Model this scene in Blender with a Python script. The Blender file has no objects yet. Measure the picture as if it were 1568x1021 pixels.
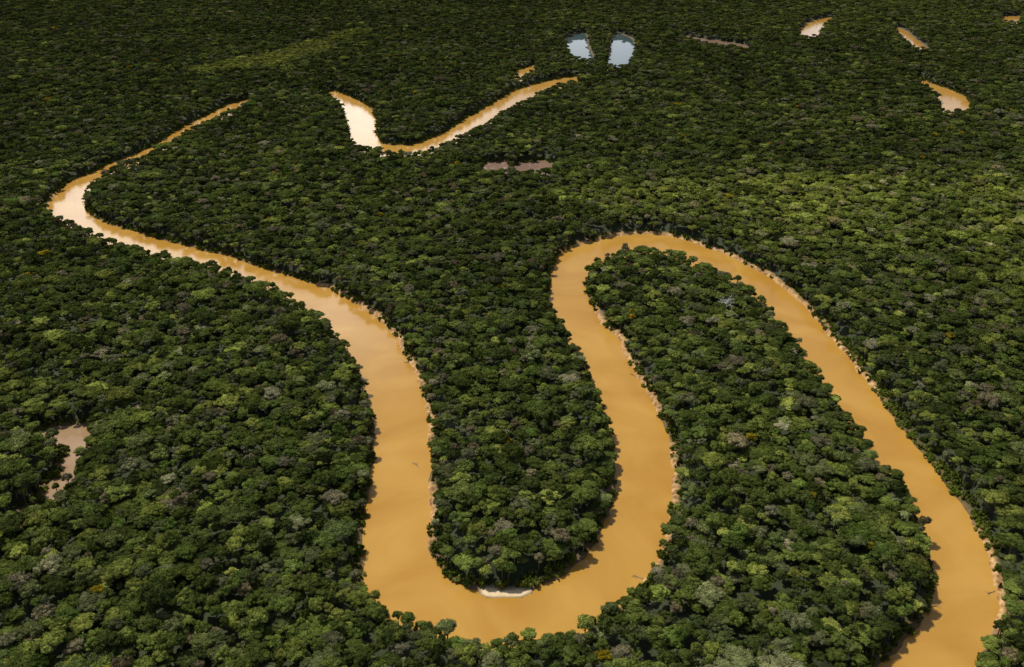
import bpy, bmesh, math, random
import numpy as np
from mathutils import Vector
R = np.random.default_rng(7); random.seed(7)
scene = bpy.context.scene
# ------------------------------------------------------------------ survey frame
H=400.0; PITCH=math.radians(27.6); F=1358.0; CX,CY=784.0,510.5
cp,sp_=math.cos(PITCH),math.sin(PITCH)
def project(x,y,z):
    d=y*cp+(H-z)*sp_; v=y*sp_+(z-H)*cp
    return CX+F*x/d, CY-F*v/d
def ground(px,py,z=0.0):
    a=(px-CX)/F; b=-(py-CY)/F
    dy=cp+b*sp_; dz=-sp_+b*cp
    t=(z-H)/dz
    return a*t, dy*t
# ------------------------------------------------------------------ traced map
river_a=[(380,151),(350,160),(325,172),(300,184),(270,200),(245,218),(215,232),(190,243),(172,249),(150,260),(130,268),(112,276),(98,285),(85,297),(77,307),(73,318),(82,325),(100,335),(118,345),(150,356),(185,370),(225,382),(262,390),(300,402),(340,410),(375,420),(415,437),(440,447),(470,465),(497,487),(520,508),(538,532),(552,560),(562,590),(570,620),(573,650),(571,700),(566,740),(560,780),(557,830),(562,865),(552,878),(562,895),(580,910),(597,932),(620,938),(650,942),(662,955),(690,955),(712,975),(745,978),(790,970),(820,960),(850,968),(880,955),(912,935),(925,920),(945,912),(965,900),(980,885),(990,865),(1003,845),(1015,815),(1023,790),(1027,760),(1030,720),(1025,680),(1020,660),(1008,630),(990,600),(975,575),(957,545),(945,515),(925,500),(912,480),(900,455),(893,430),(897,412),(910,398),(930,388),(955,382),(1000,380),(1040,388),(1070,400),(1100,412),(1130,428),(1155,445),(1175,460),(1200,492),(1225,520),(1250,560),(1275,590),(1300,625),(1325,660),(1337,690),(1365,710),(1390,745),(1415,780),(1430,820),(1437,860),(1435,895),(1422,930),(1405,960),(1375,995),(1340,1021),(1300,1055),(1200,1130)]
river_b=[(370,162),(345,172),(320,183),(295,195),(265,213),(240,228),(215,240),(190,250),(170,258),(152,270),(140,280),(128,290),(125,305),(130,320),(145,333),(165,342),(200,352),(240,365),(275,374),(310,383),(350,392),(395,408),(430,418),(465,430),(500,441),(520,450),(545,465),(570,480),(590,498),(605,515),(618,540),(632,560),(640,580),(648,610),(655,645),(658,680),(655,720),(657,760),(655,800),(650,830),(660,850),(678,870),(685,888),(710,897),(745,905),(775,910),(810,905),(850,888),(885,865),(910,835),(930,795),(940,760),(944,720),(942,680),(935,640),(920,595),(905,560),(885,530),(870,505),(852,475),(842,450),(842,425),(848,405),(855,390),(875,378),(905,370),(935,362),(965,358),(1005,358),(1045,365),(1080,378),(1115,390),(1140,405),(1175,422),(1200,440),(1235,470),(1250,490),(1275,520),(1305,555),(1340,600),(1365,635),(1395,675),(1425,705),(1450,745),(1475,780),(1495,815),(1512,845),(1520,880),(1527,920),(1522,960),(1505,995),(1480,1021),(1450,1050),(1370,1130)]
polys=[river_a+river_b[::-1],
 [(500,140),(515,147),(525,160),(530,178),(535,195),(537,212),(548,220),(565,227),(590,233),(615,236),(640,234),(665,226),(690,215),(715,203),(740,190),(765,172),(790,158),(820,143),(850,130),(885,123),(885,117),(850,121),(815,130),(785,140),(760,155),(740,167),(715,180),(690,198),(660,212),(630,222),(600,222),(585,220),(572,200),(575,185),(570,168),(555,157),(535,148),(515,140)],
 [(785,115),(790,109),(803,104),(820,99),(814,106),(798,118)],
 [(868,66),(868,59),(875,54),(885,51),(894,51),(899,56),(899,66),(902,76),(907,86),(911,92),(900,95),(887,93),(880,85),(873,76)],
 [(936,60),(940,53),(950,52),(960,55),(969,61),(971,70),(969,80),(964,91),(957,101),(948,104),(937,104),(928,101),(931,92),(935,82),(937,70)],
 [(738,251),(746,247),(760,249),(768,245),(778,248),(781,258),(772,262),(760,263),(745,262)],
 [(788,254),(800,248),(815,250),(824,245),(847,250),(842,258),(830,262),(810,266),(795,263)],
 [(1225,47),(1235,35),(1262,27),(1276,26),(1257,40),(1250,57),(1235,57),(1228,52)],
 [(1373,41),(1387,47),(1402,60),(1420,74),(1411,77),(1394,65),(1377,50)],
 [(1402,115),(1425,127),(1455,137),(1478,148),(1486,160),(1478,169),(1445,170),(1440,160),(1445,150),(1428,136)],
 [(1045,55),(1095,62),(1120,65),(1147,72),(1138,76),(1110,70),(1060,61)],
 [(1535,25),(1562,24),(1556,36),(1537,33)],
 [(58,660),(85,654),(110,650),(137,651),(130,661),(119,676),(110,697),(106,724),(92,728),(96,708),(102,690),(108,668),(92,664),(62,667)],
 [(64,757),(78,735),(89,733),(76,757)],[(28,792),(46,781),(44,789),(34,797)]]
OX,OY=500,190; SC=2
W_,H_=(2700)*SC,(1500)*SC
def blank(): return np.zeros((H_,W_),bool)
def fill(m,poly):
    P=[((x+OX)*SC,(y+OY)*SC) for x,y in poly]
    for i in range(len(P)):
        (x0,y0),(x1,y1)=P[i],P[(i+1)%len(P)]
        if y0==y1: continue
        if y0>y1: x0,y0,x1,y1=x1,y1,x0,y0
        for r in range(max(0,math.ceil(y0)),min(H_,math.ceil(y1))):
            xx=x0+(r-y0)*(x1-x0)/(y1-y0)
            m[r,max(0,min(W_,math.ceil(xx))):]^=True
def stroke(m,pl,w):
    for (x0,y0),(x1,y1) in zip(pl,pl[1:]):
        n=max(2,int(math.hypot(x1-x0,y1-y0)/3))
        for k in range(n):
            t=k/n; x=(x0+(x1-x0)*t+OX)*SC; y=(y0+(y1-y0)*t+OY)*SC; r=w*SC
            a,b=int(max(0,y-r)),int(max(0,x-r*1.5))
            m[a:int(y+r),b:int(x+r*1.5)]=True
wat=blank()
for p in polys:
    t=blank(); fill(t,p); wat|=t
sand=blank()
for pl in [[(500,441),(545,465),(590,498),(605,515),(632,560),(648,610),(656,645),(658,680)],[(657,750),(655,800),(650,830)],
           [(552,870),(556,885)],[(912,480),(945,515),(975,575),(1008,630)],[(1028,690),(1027,760),(1015,815),(995,860),(965,900)],
           [(850,395),(875,378),(935,362),(1005,358),(1080,378),(1140,405),(1200,440),(1245,480),(1285,530),(1345,605)],
           [(1520,870),(1527,920),(1522,960)],[(1337,690),(1365,710)],[(1495,815),(1515,850)],[(73,300),(75,318)]]:
    stroke(sand,pl,9)
grass=blank()
for pl in [[(1262,498),(1345,600),(1400,680),(1475,780),(1508,840)],[(690,893),(740,903)],[(815,904),(885,867)]]: stroke(grass,pl,10)
beach=blank(); fill(beach,[(735,900),(770,906),(814,902),(804,907),(787,912),(765,913),(746,909)])
marsh=blank(); 
fill(marsh,[(280,100),(330,91),(400,80),(450,67),(500,50),(545,38),(575,42),(560,52),(535,62),(490,82),(430,99),(360,109),(290,113)])
def look(m,px,py):
    i=np.clip(((py+OY)*SC).astype(int),0,H_-1); j=np.clip(((px+OX)*SC).astype(int),0,W_-1)
    return m[i,j]
G=2.5; X0,X1,Y0,Y1=-2700,2700,180,4400
gx=np.arange(X0,X1,G); gy=np.arange(Y0,Y1,G)
GX,GY=np.meshgrid(gx,gy)
def vnoise(x,y,s,seed):
    t=np.random.default_rng(seed).random((256,256))
    u=x/s; v=y/s; i=np.floor(u).astype(int); j=np.floor(v).astype(int)
    fu=u-i; fv=v-j; fu=fu*fu*(3-2*fu); fv=fv*fv*(3-2*fv)
    a=t[i%256,j%256];b=t[(i+1)%256,j%256];c=t[i%256,(j+1)%256];d=t[(i+1)%256,(j+1)%256]
    return (a*(1-fu)+b*fu)*(1-fv)+(c*(1-fu)+d*fu)*fv
M=np.zeros(GX.shape,bool)
for z in np.linspace(0,12,9):
    px,py=project(GX,GY,z); M|=look(wat,px,py)
px0,py0=project(GX,GY,0.0)
BE=look(beach,px0,py0); SA=look(sand,px0,py0); GRA=look(grass,px0,py0); M&=~BE
def dist(mask,n):
    d=np.where(mask,0.0,1e3).astype(np.float32)
    for _ in range(n):
        e=d.copy()
        e[1:]=np.minimum(e[1:],d[:-1]+G); e[:-1]=np.minimum(e[:-1],d[1:]+G)
        e[:,1:]=np.minimum(e[:,1:],d[:,:-1]+G); e[:,:-1]=np.minimum(e[:,:-1],d[:,1:]+G)
        q=G*1.414
        e[1:,1:]=np.minimum(e[1:,1:],d[:-1,:-1]+q); e[:-1,:-1]=np.minimum(e[:-1,:-1],d[1:,1:]+q)
        e[1:,:-1]=np.minimum(e[1:,:-1],d[:-1,1:]+q); e[:-1,1:]=np.minimum(e[:-1,1:],d[1:,:-1]+q)
        d=e
    return np.minimum(d,n*G)
SD=dist(M,12)-dist(~M,4)
def blur(a):
    a=a.copy(); a[1:-1]=(a[:-2]+2*a[1:-1]+a[2:])/4; a[:,1:-1]=(a[:,:-2]+2*a[:,1:-1]+a[:,2:])/4; return a
SD=blur(blur(SD)); SAb=blur(blur(blur(SA.astype(np.float32)))); GRb=blur(blur(blur(GRA.astype(np.float32)))); BEb=blur(BE.astype(np.float32)); BD=dist(BE,4)
def samp(a,x,y,out):
    u=(x-X0)/G; v=(y-Y0)/G
    ok=(u>=0)&(v>=0)&(u<a.shape[1]-2)&(v<a.shape[0]-2)
    u=np.where(ok,u,0); v=np.where(ok,v,0)
    i=u.astype(int); j=v.astype(int); fu=u-i; fv=v-j
    r=(a[j,i]*(1-fu)+a[j,i+1]*fu)*(1-fv)+(a[j+1,i]*(1-fu)+a[j+1,i+1]*fu)*fv
    return np.where(ok,r,out)
def sdist(x,y):
    s=samp(SD,x,y,30.0)
    return s+(vnoise(x,y,11,3)-0.5)*3.6+(vnoise(x,y,4.5,4)-0.5)*2.2
# ------------------------------------------------------------------ node helpers
def newmat(n):
    m=bpy.data.materials.new(n); m.use_nodes=True; nt=m.node_tree; nt.nodes.clear(); return m,nt
def N(nt,t,**k):
    n=nt.nodes.new(t)
    for a,b in k.items(): setattr(n,a,b)
    return n
def ramp(n,stops,interp='LINEAR'):
    cr=n.color_ramp; cr.interpolation=interp
    while len(cr.elements)<len(stops): cr.elements.new(0.5)
    for e,(p,c) in zip(cr.elements,stops): e.position=p; e.color=(*c,1) if len(c)==3 else c
def math_(nt,op,a,b=None):
    n=N(nt,'ShaderNodeMath',operation=op)
    for i,v in enumerate((a,b)):
        if v is None: continue
        if isinstance(v,(int,float)): n.inputs[i].default_value=v
        else: nt.links.new(v,n.inputs[i])
    return n.outputs[0]
def mixc(nt,f,a,b,mode='MIX'):
    n=N(nt,'ShaderNodeMix',data_type='RGBA',blend_type=mode)
    for s,v in ((n.inputs[0],f),(n.inputs[6],a),(n.inputs[7],b)):
        if isinstance(v,(int,float)): s.default_value=v
        elif isinstance(v,tuple): s.default_value=(*v,1)
        else: nt.links.new(v,s)
    return n.outputs[2]
# ------------------------------------------------------------------ foliage material
def foliage(name,stops,gain=1.0):
    m,nt=newmat(name); L=nt.links.new
    oi=N(nt,'ShaderNodeObjectInfo'); cr=N(nt,'ShaderNodeValToRGB'); ramp(cr,[(p_,tuple(q*gain for q in c_)) for p_,c_ in stops]); L(oi.outputs['Random'],cr.inputs[0])
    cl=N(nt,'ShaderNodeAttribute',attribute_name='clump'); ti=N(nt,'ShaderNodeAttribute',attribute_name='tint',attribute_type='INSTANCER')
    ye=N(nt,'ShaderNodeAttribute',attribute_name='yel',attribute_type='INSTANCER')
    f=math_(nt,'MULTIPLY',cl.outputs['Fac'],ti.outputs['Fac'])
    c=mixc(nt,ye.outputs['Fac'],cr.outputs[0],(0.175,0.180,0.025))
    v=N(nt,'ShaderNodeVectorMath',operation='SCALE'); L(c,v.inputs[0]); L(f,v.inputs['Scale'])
    p=N(nt,'ShaderNodeBsdfDiffuse'); L(v.outputs[0],p.inputs['Color'])
    o=N(nt,'ShaderNodeOutputMaterial'); L(p.outputs[0],o.inputs[0]); return m
m_leaf=foliage('rainforest_foliage',[(0,(0.024,0.035,0.011)),(0.13,(0.040,0.055,0.014)),(0.30,(0.052,0.071,0.016)),(0.45,(0.070,0.088,0.020)),(0.56,(0.074,0.079,0.040)),(0.64,(0.040,0.066,0.014)),(0.74,(0.086,0.107,0.022)),(0.83,(0.142,0.156,0.034)),(0.90,(0.060,0.082,0.020)),(0.955,(0.128,0.120,0.075)),(1.0,(0.105,0.080,0.045))],gain=1.42)
m_flower=foliage('flowering_foliage',[(0,(0.34,0.20,0.01)),(0.5,(0.17,0.14,0.01)),(1,(0.28,0.20,0.01))])
m_bush=foliage('shrub_foliage',[(0,(0.06,0.10,0.015)),(0.5,(0.10,0.14,0.02)),(1,(0.15,0.16,0.04))],gain=1.0)
def simple(name,c1,c2,scale,rough=0.85):
    m,nt=newmat(name); L=nt.links.new
    tc=N(nt,'ShaderNodeTexCoord'); no=N(nt,'ShaderNodeTexNoise'); no.inputs['Scale'].default_value=scale; no.inputs['Detail'].default_value=5
    L(tc.outputs['Object'],no.inputs['Vector']); p=N(nt,'ShaderNodeBsdfPrincipled'); p.inputs['Roughness'].default_value=rough
    L(mixc(nt,no.outputs[0],c1,c2),p.inputs['Base Color']); o=N(nt,'ShaderNodeOutputMaterial'); L(p.outputs[0],o.inputs[0]); return m
m_bark=simple('tree_bark',(0.10,0.075,0.05),(0.20,0.17,0.13),1.5)
m_pale=simple('bleached_wood',(0.38,0.35,0.31),(0.62,0.60,0.55),1.2)
m_log=simple('driftwood_wood',(0.12,0.09,0.06),(0.28,0.23,0.17),2.0)
# ------------------------------------------------------------------ tree builders
bm=bmesh.new(); bmesh.ops.create_icosphere(bm,subdivisions=2,radius=1.0); bm.verts.ensure_lookup_table()
IV=np.array([v.co[:] for v in bm.verts]); IFc=[[v.index for v in f.verts] for f in bm.faces]; bm.free()
class MB:
    def __init__(s): s.v=[];s.f=[];s.mi=[];s.c=[];s.n=0
    def add(s,v,f,mi,c):
        v=np.asarray(v,float); s.v.append(v); s.f+= [[i+s.n for i in q] for q in f]; s.mi+=[mi]*len(f)
        s.c.append(np.broadcast_to(np.asarray(c,float),(len(v),)).copy()); s.n+=len(v)
    def tube(s,p0,p1,r0,r1,mi=1,k=6):
        p0,p1=np.array(p0,float),np.array(p1,float); d=p1-p0; d/=np.linalg.norm(d)+1e-9
        a=np.cross(d,[0.3,0.9,0.1]); a/=np.linalg.norm(a); b=np.cross(d,a); vs=[]
        for p,r in ((p0,r0),(p1,r1)):
            for i in range(k):
                t=2*math.pi*i/k; vs.append(p+r*(a*math.cos(t)+b*math.sin(t)))
        s.add(vs,[[i,(i+1)%k,k+(i+1)%k,k+i] for i in range(k)]+[list(range(k,2*k))],mi,1.0)
    def leaves(s,c,n,size,cl,spread=0.8):
        c=np.asarray(c); m=len(c); nn=n+R.normal(0,spread*0.6,(m,3)); nn/=np.linalg.norm(nn,axis=1)[:,None]
        a=np.cross(nn,R.normal(0,1,(m,3))); a/=np.linalg.norm(a,axis=1)[:,None]; b=np.cross(nn,a)
        sz=(size*R.uniform(0.5,1.4,m))[:,None]
        V=np.stack([c+a*sz,c+b*sz*0.6+nn*sz*0.15,c-a*sz,c-b*sz*0.6+nn*sz*0.15],1).reshape(-1,3)
        s.add(V,[[4*i,4*i+1,4*i+2,4*i+3] for i in range(m)],0,np.repeat(cl*R.uniform(0.65,1.5,m),4))
    def obj(s,name,mats,smooth=False):
        me=bpy.data.meshes.new(name); me.from_pydata(np.concatenate(s.v).tolist(),[],s.f)
        for m in mats: me.materials.append(m)
        me.polygons.foreach_set('material_index',s.mi)
        at=me.attributes.new('clump','FLOAT','POINT'); at.data.foreach_set('value',np.concatenate(s.c).astype(np.float32))
        me.update(); return bpy.data.objects.new(name,me)
def broadleaf(name,rad,hgt,flat,nl,lr,mats,leafn=85,leafs=0.32,top=17.0,irr=0.0,full=True):
    s=MB(); cz=top-hgt
    if full: s.tube((0,0,-1),(0.2,0.1,cz*0.55),0.45,0.32)
    s.tube((0.2,0.1,cz*(0.55 if full else 0.8)),(0,0,cz+hgt*0.4),0.32,0.15)
    pa,pb=R.uniform(0,6.28,2)
    for i in range(nl):
        g=i*2.39996+R.uniform(-.4,.4); t=(i+0.5)/nl; lob=1+irr*(0.6*math.cos(2*g+pa)+0.4*math.cos(3*g+pb))
        rr=math.sqrt(t)*rad*0.80*R.uniform(0.8,1.15); q=min(1,rr/rad); rr*=lob
        z=cz+hgt*(math.sqrt(max(0,1-q**2)))*flat+R.normal(0,0.5)-lr*0.5
        c=np.array([rr*math.cos(g),rr*math.sin(g),z]); r=lr*R.uniform(0.6,1.3)
        if i%3==0: s.tube((0.1,0,cz*0.85),c,0.16,0.05,k=4)
        cl=R.uniform(0.7,1.3)
        ph=R.uniform(0,6,3); V=IV.copy()
        disp=1+0.15*np.sin(V[:,0]*5+ph[0])*np.sin(V[:,1]*5+ph[1])+0.12*np.sin(V[:,2]*7+ph[2])+R.normal(0,0.08,len(V))
        V=V*disp[:,None]*r*0.88*np.array([1.1,1.1,0.8])+c
        s.add(V,IFc,0,cl*R.uniform(0.65,1.05,len(V)))
        n=R.normal(0,1,(leafn,3)); n/=np.linalg.norm(n,axis=1)[:,None]; n[:,2]=np.where(n[:,2]<-0.3,-n[:,2],n[:,2])
        s.leaves(c+n*r*np.array([1.1,1.1,0.8])*R.uniform(0.82,1.28,(leafn,1)),n,leafs,cl)
    return s.obj(name,mats)
def palm(name):
    s=MB(); s.tube((0,0,4),(0.3,0,14.5),0.22,0.15)
    for i in range(18):
        a=i*2.4; L_=R.uniform(3.2,4.4); up=R.uniform(0.1,1.1); pv=[]
        d=np.array([math.cos(a),math.sin(a),0]); sd=np.array([-math.sin(a),math.cos(a),0])
        for k in range(7):
            t=k/6; p=np.array([0.3,0,14.5])+d*L_*t+np.array([0,0,up*3*t-3.6*t*t]); w=0.75*math.sin(math.pi*min(1,0.12+t*0.88))+0.03
            pv+= [p-sd*w-np.array([0,0,w*0.5]),p,p+sd*w-np.array([0,0,w*0.5])]
        f=[]
        for k in range(6):
            f+=[[3*k,3*k+1,3*k+4,3*k+3],[3*k+1,3*k+2,3*k+5,3*k+4]]
        s.add(pv,f,0,R.uniform(0.8,1.3))
    return s.obj(name,[m_leaf,m_bark])
col=bpy.data.collections.new('rainforest_trees'); 
specs=[]
for i in range(13):
    rad=R.uniform(3.4,5.4); specs.append((rad,R.uniform(2.8,4.8),R.uniform(0.8,1.05),int(R.integers(10,20)),R.uniform(1.0,1.6),R.uniform(0,0.4)))
specs+=[(7.4,3.4,0.9,36,1.35,0.2),(6.4,4.4,1.0,26,1.5,0.25),(2.8,4.6,1.1,8,1.2,0.1)]
for i,sp in enumerate(specs):
    col.objects.link(broadleaf('tree_%02d'%i,*sp[:5],[m_leaf,m_bark],irr=sp[5],full=False))
col.objects.link(broadleaf('tree_16',3.6,3.6,1.0,11,1.2,[m_flower,m_bark],irr=0.3))
col.objects.link(palm('tree_17'))
for i in range(7):
    col.objects.link(broadleaf('tree_%02d'%(18+i),R.uniform(3.4,4.8),R.uniform(4.5,7.5),R.uniform(0.9,1.05),int(R.integers(14,22)),R.uniform(1.1,1.7),[m_leaf,m_bark],irr=R.uniform(0,.3)))
# ------------------------------------------------------------------ instancer
def instancer(name,coll,P,rot,scl,sclz,idx,tint,yel):
    me=bpy.data.meshes.new(name); me.vertices.add(len(P)); me.vertices.foreach_set('co',P.astype(np.float32).ravel())
    for nm,ty,a in (('rot','FLOAT',rot),('scl','FLOAT',scl),('sclz','FLOAT',sclz),('idx','INT',idx),('tint','FLOAT',tint),('yel','FLOAT',yel)):
        at=me.attributes.new(nm,ty,'POINT'); at.data.foreach_set('value',a.astype(np.int32 if ty=='INT' else np.float32))
    ob=bpy.data.objects.new(name,me); scene.collection.objects.link(ob)
    g=bpy.data.node_groups.new(name+'_scatter','GeometryNodeTree')
    g.interface.new_socket('Geometry',in_out='INPUT',socket_type='NodeSocketGeometry'); g.interface.new_socket('Geometry',in_out='OUTPUT',socket_type='NodeSocketGeometry')
    L=g.links.new; gi=g.nodes.new('NodeGroupInput'); go=g.nodes.new('NodeGroupOutput')
    ip=g.nodes.new('GeometryNodeInstanceOnPoints'); ci=g.nodes.new('GeometryNodeCollectionInfo')
    ci.inputs['Collection'].default_value=coll; ci.inputs['Separate Children'].default_value=True; ci.inputs['Reset Children'].default_value=True
    def na(nm,t='FLOAT'):
        n=g.nodes.new('GeometryNodeInputNamedAttribute'); n.data_type=t; n.inputs['Name'].default_value=nm; return n.outputs['Attribute']
    ip.inputs['Pick Instance'].default_value=True
    L(gi.outputs[0],ip.inputs['Points']); L(ci.outputs[0],ip.inputs['Instance']); L(na('idx','INT'),ip.inputs['Instance Index'])
    cr=g.nodes.new('ShaderNodeCombineXYZ'); L(na('rot'),cr.inputs[2]); L(cr.outputs[0],ip.inputs['Rotation'])
    cs=g.nodes.new('ShaderNodeCombineXYZ'); a=na('scl'); L(a,cs.inputs[0]); L(a,cs.inputs[1]); L(na('sclz'),cs.inputs[2]); L(cs.outputs[0],ip.inputs['Scale'])
    L(ip.outputs[0],go.inputs[0]); md=ob.modifiers.new('scatter','NODES'); md.node_group=g
    return ob
# forest points
xs=[];ys=[];ss=[]
y=250.0
while y<3850:
    s=7.4+3.8*(y-240)/3600.0; hw=0.582*(y*cp+H*sp_)+45
    x=np.arange(-hw,hw,s)+R.uniform(0,s); x=x+R.uniform(-0.42,0.42,len(x))*s
    xs.append(x); ys.append(y+R.uniform(-0.42,0.42,len(x))*s); ss.append(np.full(len(x),s)); y+=s
x=np.concatenate(xs);y=np.concatenate(ys);s=np.concatenate(ss)
sd=sdist(x,y); sa=samp(SAb,x,y,0); gr=samp(GRb,x,y,0); bd=samp(BD,x,y,10)
k=s/7.2
scl=np.exp(R.normal(0,0.28,len(x)))*1.06*k; scl=np.clip(scl,0.5,1.9)
sn=vnoise(x,y,16,9)
need=3.2*scl+sa*np.clip((sn-0.40)*12,-0.3,6)+gr*4
keep=(sd>need*0.95)&(bd>4.5)
x,y,s,sd,sa,k,scl=[a[keep] for a in (x,y,s,sd,sa,k,scl)]
edge=np.clip(0.66+0.34*sd/22,0.6,1)
und=0.85+0.18*vnoise(x,y,60,21)+0.16*vnoise(x,y,18,22)
sclz=und*np.exp(R.normal(0,0.145,len(x)))*edge; scl=scl*(0.5+0.5*edge)
idx=R.integers(0,13,len(x)); u=R.random(len(x))
idx[u<0.05]=13; idx[(u>0.1)&(u<0.17)]=14; idx[(u>0.2)&(u<0.32)]=15
ed=sd<13; idx[ed]=18+R.integers(0,7,ed.sum())
idx[u>0.9975]=16; idx[(u>0.92)&(u<0.955)&~ed]=17
sclz=np.where((idx==13)|(idx==14),sclz*1.10,sclz)
px,py=project(x,y,15.0); jx=(vnoise(x,y,40,61)-0.5)*14; mz=look(marsh,px+jx,py+jx*0.5)
scl=np.where(mz,scl*0.9,scl); sclz=np.where(mz,0.80+0.05*R.normal(0,1,len(x)),sclz)
def gau(cx,cy,rx,ry):
    gx_,gy_=ground(cx,cy); return np.exp(-((x-gx_)/rx)**2-((y-gy_)/ry)**2)
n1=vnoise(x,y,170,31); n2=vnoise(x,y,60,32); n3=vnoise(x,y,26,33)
sun_patch=gau(1330,330,420,130)+gau(1540,400,200,160)+0.7*gau(1090,310,140,80)+0.4*gau(1450,20,900,500)  # sunlit stretches of canopy, painted in as brighter, yellower crowns
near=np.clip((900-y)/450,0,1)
tint=0.44+0.26*n1+0.17*n2+0.20*n3+0.44*np.clip(sun_patch,0,1)*(0.5+n2)+0.09*near
tint*=1-0.28*np.clip((y-900)/1600,0,1)*(1-0.6*np.clip(sun_patch,0,1))  # shade over the far canopy painted into crown colour, deeper with distance
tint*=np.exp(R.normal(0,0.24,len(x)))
yel=np.clip(0.02+0.42*np.clip(sun_patch,0,1)*n2+0.12*n1*n3+mz*0.42+0.05*near*n2,0,0.9)
tint=np.where(mz,tint*1.4,tint)
print('trees',len(x))
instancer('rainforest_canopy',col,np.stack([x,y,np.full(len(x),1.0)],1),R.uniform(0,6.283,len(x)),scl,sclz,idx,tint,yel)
# ------------------------------------------------------------------ riverside shrubs
bcol=bpy.data.collections.new('riverbank_shrub_kinds')
for i in range(5):
    sM=MB()
    for j in range(7):
        c=np.array([R.normal(0,1.0),R.normal(0,1.0),R.uniform(0.4,1.7)]); r=R.uniform(0.6,1.0); cl=R.uniform(.75,1.25)
        sM.add(IV*r*0.85*(1+R.normal(0,0.1,(len(IV),1)))+c,IFc,0,cl*0.85)
        n=R.normal(0,1,(40,3)); n/=np.linalg.norm(n,axis=1)[:,None]; sM.leaves(c+n*r,n,0.3,cl)
    bcol.objects.link(sM.obj('shrub_%d'%i,[m_bush,m_bark]))
M2=220000
bx=R.uniform(-1500,1500,M2*2); by=R.uniform(260,2200,M2*2)
ok=np.abs(bx)<0.6*(by*cp+H*sp_)+60; bx=bx[ok];by=by[ok]
bs=sdist(bx,by); bsa=samp(SAb,bx,by,0); bgr=samp(GRb,bx,by,0); bb=samp(BD,bx,by,10)
bn=vnoise(bx,by,16,9)
ok=(bs>0.5)&(bs<9+4*bgr)&(bb>3)&((bsa<0.3)|(bgr>0.5)|(bn<0.40)|(vnoise(bx,by,7,77)>0.66)|(bs>7.0)); bx,by,bs,bgr=bx[ok],by[ok],bs[ok],bgr[ok]
print('shrubs',len(bx)); nb=len(bx)
instancer('riverbank_shrubs',bcol,np.stack([bx,by,np.full(nb,0.6)],1),R.uniform(0,6.28,nb),R.uniform(0.6,1.5,nb),R.uniform(0.6,1.7,nb)*(0.7+0.12*bs),R.integers(0,5,nb),R.uniform(0.45,0.9,nb)+0.3*bgr,vnoise(bx,by,50,55)*0.3)
# ------------------------------------------------------------------ terrain sheet
rr=[25,60,100,140]; r=170.0
while r<4300: rr.append(r); r*=1.0042
while r<45000: rr.append(r); r*=1.12
rr=np.array(rr); th=np.concatenate([np.arange(-48,48,0.16),np.arange(48,312,4.0)])*math.pi/180
RR,TT=np.meshgrid(rr,th,indexing='ij'); tx=RR*np.sin(TT); ty=RR*np.cos(TT)
s0=sdist(tx,ty); tb=samp(BEb,tx,ty,0); tsa=samp(SAb,tx,ty,0)
ss0=np.clip((s0-11)/9,0,1); ss0=ss0*ss0*(3-2*ss0)
tz=np.where(s0>0,1.5*(1-np.exp(-s0/2.2))*(1+0.8*np.maximum(tsa,0)),np.maximum(s0*0.5,-2.0))+np.where(s0>3,(vnoise(tx,ty,9,8)-0.5)*0.5,0)+ss0*(4.5+1.5*vnoise(tx,ty,12,18))
tz=np.where(tb>0.05,0.2+0.35*tb,tz)
nr,nt_=RR.shape
V=np.concatenate([np.stack([tx,ty,tz],-1).reshape(-1,3),[[0,0,1.2]]])
i=np.arange(nr-1)[:,None]; j=np.arange(nt_)[None,:]; j2=(j+1)%nt_
Q=np.stack([i*nt_+j,i*nt_+j2,(i+1)*nt_+j2,(i+1)*nt_+j],-1).reshape(-1,4)[:, ::-1]
T=np.stack([np.arange(nt_),(np.arange(nt_)+1)%nt_,np.full(nt_,nr*nt_)],-1)
me=bpy.data.meshes.new('forest_floor'); me.vertices.add(len(V)); me.vertices.foreach_set('co',V.astype(np.float32).ravel())
nl=len(Q)*4+len(T)*3; me.loops.add(nl); me.loops.foreach_set('vertex_index',np.concatenate([Q.ravel(),T.ravel()]).astype(np.int32))
me.polygons.add(len(Q)+len(T)); me.polygons.foreach_set('loop_start',np.concatenate([np.arange(len(Q))*4,len(Q)*4+np.arange(len(T))*3]).astype(np.int32))
me.update(calc_edges=True); me.validate()
me.polygons.foreach_set('use_smooth',np.ones(len(me.polygons),bool))
for nm,a in (('bank',s0),('sandy',np.maximum(tsa,0)),('beach',tb)):
    at=me.attributes.new(nm,'FLOAT','POINT'); at.data.foreach_set('value',np.append(a.ravel(),0).astype(np.float32))
ter=bpy.data.objects.new('ground',me); scene.collection.objects.link(ter)
m,nt=newmat('ground_soil'); L=nt.links.new
ab=N(nt,'ShaderNodeAttribute',attribute_name='bank'); asn=N(nt,'ShaderNodeAttribute',attribute_name='sandy'); abe=N(nt,'ShaderNodeAttribute',attribute_name='beach')
geo=N(nt,'ShaderNodeNewGeometry')
no=N(nt,'ShaderNodeTexNoise'); no.inputs['Scale'].default_value=0.25; no.inputs['Detail'].default_value=8; L(geo.outputs['Position'],no.inputs['Vector'])
floor=mixc(nt,no.outputs[0],(0.014,0.022,0.006),(0.040,0.050,0.014))
cr=N(nt,'ShaderNodeValToRGB'); ramp(cr,[(0.34,(0.14,0.075,0.025)),(0.5,(0.36,0.20,0.075)),(0.68,(0.52,0.34,0.16))]); L(no.outputs[0],cr.inputs[0])
mudc=mixc(nt,no.outputs[0],(0.05,0.038,0.015),(0.18,0.11,0.04))
shore=mixc(nt,math_(nt,'MINIMUM',math_(nt,'MULTIPLY',asn.outputs['Fac'],1.6),1.0),mudc,cr.outputs[0])
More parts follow.
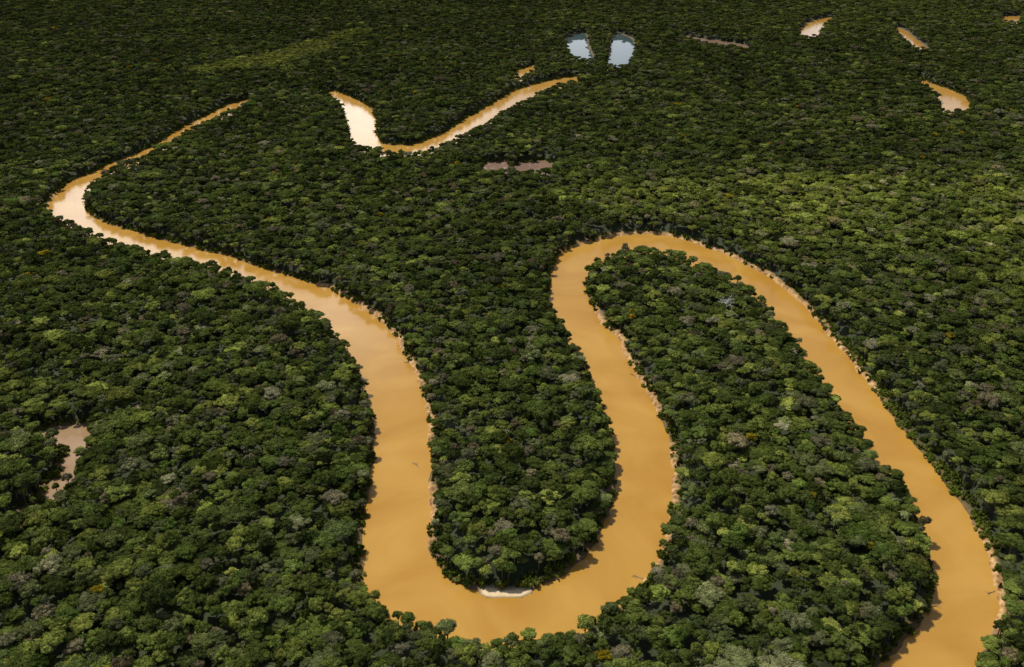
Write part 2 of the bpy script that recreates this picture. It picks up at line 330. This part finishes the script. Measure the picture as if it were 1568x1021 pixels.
mr=N(nt,'ShaderNodeMapRange'); mr.inputs[1].default_value=3.0; mr.inputs[2].default_value=9.0; mr.inputs[3].default_value=1; mr.inputs[4].default_value=0; L(ab.outputs['Fac'],mr.inputs[0])
c=mixc(nt,mr.outputs[0],floor,shore); c=mixc(nt,math_(nt,'MINIMUM',math_(nt,'MULTIPLY',abe.outputs['Fac'],3.0),1.0),c,mixc(nt,no.outputs[0],(0.50,0.35,0.18),(0.76,0.62,0.42)))
p=N(nt,'ShaderNodeBsdfPrincipled'); p.inputs['Roughness'].default_value=0.9; L(c,p.inputs['Base Color'])
bp=N(nt,'ShaderNodeBump'); bp.inputs['Strength'].default_value=0.6; bp.inputs['Distance'].default_value=0.6; L(no.outputs[0],bp.inputs['Height']); L(bp.outputs[0],p.inputs['Normal'])
o=N(nt,'ShaderNodeOutputMaterial'); L(p.outputs[0],o.inputs[0]); me.materials.append(m)
# ------------------------------------------------------------------ water
def water(name,c1,c2,rough,bump,ior=1.35):
    m,nt=newmat(name); L=nt.links.new; geo=N(nt,'ShaderNodeNewGeometry')
    a=N(nt,'ShaderNodeTexNoise'); a.inputs['Scale'].default_value=0.011; a.inputs['Detail'].default_value=6; a.inputs['Distortion'].default_value=1.8; L(geo.outputs['Position'],a.inputs['Vector'])
    cr=N(nt,'ShaderNodeValToRGB'); ramp(cr,[(0.35,c1),(0.65,c2)]); L(a.outputs[0],cr.inputs[0])
    b=N(nt,'ShaderNodeTexNoise'); b.inputs['Scale'].default_value=0.35; b.inputs['Detail'].default_value=4; L(geo.outputs['Position'],b.inputs['Vector'])
    bp=N(nt,'ShaderNodeBump'); bp.inputs['Strength'].default_value=bump; bp.inputs['Distance'].default_value=0.15; L(b.outputs[0],bp.inputs['Height'])
    p=N(nt,'ShaderNodeBsdfPrincipled'); p.inputs['Roughness'].default_value=rough; p.inputs['IOR'].default_value=ior
    L(cr.outputs[0],p.inputs['Base Color']); L(bp.outputs[0],p.inputs['Normal'])
    o=N(nt,'ShaderNodeOutputMaterial'); L(p.outputs[0],o.inputs[0]); return m
def sheet(name,pts,z,mat):
    me=bpy.data.meshes.new(name); me.from_pydata([(a,b,z) for a,b in pts],[],[list(range(len(pts)))]); me.materials.append(mat); me.update()
    if me.polygons[0].normal.z<0: me.flip_normals()
    ob=bpy.data.objects.new(name,me); scene.collection.objects.link(ob)
sheet('river_water',[(-2750,150),(2750,150),(2750,4200),(-2750,4200)],0.0,water('muddy_river_water',(0.36,0.185,0.030),(0.43,0.240,0.050),0.16,0.28))
wd=water('dark_lake_water',(0.05,0.08,0.09),(0.06,0.09,0.09),0.04,0.02)
wb=water('brown_pond_water',(0.19,0.12,0.09),(0.23,0.15,0.11),0.1,0.05)
def box(name,x0,y0,x1,y1,mat,z):
    sheet(name,[ground(x0,y1),ground(x1,y1),ground(x1,y0),ground(x0,y0)],z,mat)
box('oxbow_lake_water',845,33,990,115,wd,0.05)
box('pond_water',728,236,856,276,wb,0.05)
box('pond_water',20,640,150,800,water('tan_pond_water',(0.28,0.18,0.10),(0.33,0.22,0.13),0.1,0.05),0.05)
box('stream_water',1030,48,1160,84,wb,0.05)
# ------------------------------------------------------------------ snag and driftwood
def snag(name,px,py,h,mat,lean=0):
    s=MB(); gx_,gy_=ground(px,py,h*0.8); s.tube((0,0,0),(0.3,0.2,h*0.55),0.5,0.38,0,8); s.tube((0.3,0.2,h*0.55),(0,0,h*0.8),0.38,0.25,0,8)
    def br(p,d,l,r,dep):
        q=p+d*l; s.tube(p,q,r,r*0.55,0,5)
        if dep:
            for _ in range(3):
                e=d+R.normal(0,0.55,3)+np.array([0,0,0.15]); e/=np.linalg.norm(e); br(q if _<2 else p+d*l*0.6,e,l*0.65,r*0.6,dep-1)
    for a in range(7):
        d=np.array([math.cos(a*0.9+.3),math.sin(a*0.9+.3),R.uniform(0.3,1.0)]); d/=np.linalg.norm(d); br(np.array([0,0,h*(0.6+0.03*a)]),d,h*0.14,0.36,3)
    o_=s.obj(name,[mat]); o_.location=(gx_,gy_,1); scene.collection.objects.link(o_)
snag('bare_tree',1113,462,29,m_pale)
def log(px,py,ang,l):
    s=MB(); p=np.zeros(3); d=np.array([1,0,0.03]); r=0.35
    for k_ in range(6):
        q=p+d*l/6+R.normal(0,0.12,3)*np.array([0,1,0.4]); s.tube(p,q,r,r*0.85,0,7); r*=0.85
        if k_>1:
            for _ in range(2): s.tube(q,q+np.array([1.2,R.normal(0,1.6),R.uniform(0.2,1.3)]),r*0.5,0.05,0,5)
        p=q
    o_=s.obj('driftwood_log',[m_log]); gx_,gy_=ground(px,py); o_.location=(gx_,gy_,0.1); o_.rotation_euler=(0,0,ang); scene.collection.objects.link(o_)
log(640,714,2.2,5); log(1420,932,0.4,8); log(984,886,2.6,6); log(632,556,2.9,8); log(1523,905,3.6,6); log(975,577,2.4,7)
# ------------------------------------------------------------------ sky, sun
EL,AZ=math.radians(60),math.radians(-42)
w=bpy.data.worlds.new('World'); scene.world=w; w.use_nodes=True; nt=w.node_tree; nt.nodes.clear(); L=nt.links.new
sk=N(nt,'ShaderNodeTexSky',sky_type='NISHITA'); sk.sun_disc=False; sk.sun_elevation=EL; sk.sun_rotation=AZ; sk.dust_density=2.0
tc=N(nt,'ShaderNodeTexCoord'); mp=N(nt,'ShaderNodeMapping'); mp.inputs['Scale'].default_value=(1,1,3); L(tc.outputs['Generated'],mp.inputs[0])
no=N(nt,'ShaderNodeTexNoise'); no.inputs['Scale'].default_value=3.2; no.inputs['Detail'].default_value=7; L(mp.outputs[0],no.inputs['Vector'])
cr=N(nt,'ShaderNodeValToRGB'); ramp(cr,[(0.47,(0,0,0)),(0.60,(1,1,1))]); L(no.outputs[0],cr.inputs[0])
c=mixc(nt,math_(nt,'MULTIPLY',cr.outputs[0],0.55),sk.outputs[0],(9.5,9.4,9.2))
# hazy bright horizon
sx=N(nt,'ShaderNodeSeparateXYZ'); L(tc.outputs['Generated'],sx.inputs[0])
hz=N(nt,'ShaderNodeMapRange',interpolation_type='SMOOTHSTEP'); hz.inputs[1].default_value=0.06; hz.inputs[2].default_value=0.30; hz.inputs[3].default_value=0.85; hz.inputs[4].default_value=0; L(sx.outputs[2],hz.inputs[0])
c=mixc(nt,hz.outputs[0],c,(21.0,22.0,23.5))
# sunlit cumulus bank low to the front-left
ca,ce=math.radians(-19),math.radians(14)
dp=N(nt,'ShaderNodeVectorMath',operation='DOT_PRODUCT'); L(tc.outputs['Generated'],dp.inputs[0]); dp.inputs[1].default_value=(math.sin(ca)*math.cos(ce),math.cos(ca)*math.cos(ce),math.sin(ce))
bl=N(nt,'ShaderNodeMapRange',interpolation_type='SMOOTHSTEP'); bl.inputs[1].default_value=math.cos(math.radians(21)); bl.inputs[2].default_value=math.cos(math.radians(9)); L(dp.outputs['Value'],bl.inputs[0])
n5=N(nt,'ShaderNodeTexNoise'); n5.inputs['Scale'].default_value=7; n5.inputs['Detail'].default_value=6; L(mp.outputs[0],n5.inputs['Vector'])
c5=N(nt,'ShaderNodeValToRGB'); ramp(c5,[(0.36,(0.2,)*3),(0.54,(1,1,1))]); L(n5.outputs[0],c5.inputs[0])
c=mixc(nt,math_(nt,'MULTIPLY',bl.outputs[0],c5.outputs[0]),c,(46.0,45.0,43.0))
bg=N(nt,'ShaderNodeBackground'); bg.inputs['Strength'].default_value=0.075; L(c,bg.inputs[0]); o=N(nt,'ShaderNodeOutputWorld'); L(bg.outputs[0],o.inputs[0])
sl=bpy.data.lights.new('sun','SUN'); sl.energy=4.3; sl.angle=math.radians(0.5); sl.color=(1,0.95,0.82)
so=bpy.data.objects.new('sun',sl); scene.collection.objects.link(so)
d=Vector((math.sin(AZ)*math.cos(EL),math.cos(AZ)*math.cos(EL),math.sin(EL))); so.rotation_euler=d.to_track_quat('Z','Y').to_euler(); so.location=d*900
cam=bpy.data.cameras.new('camera'); co=bpy.data.objects.new('camera',cam); scene.collection.objects.link(co)
co.location=(0,0,H); co.rotation_euler=(math.pi/2-PITCH,0,0); cam.sensor_width=36; cam.lens=36*F/1568; cam.clip_start=1; cam.clip_end=100000
scene.camera=co
scene.view_settings.view_transform='Standard'; scene.view_settings.look='None'; scene.view_settings.exposure=0
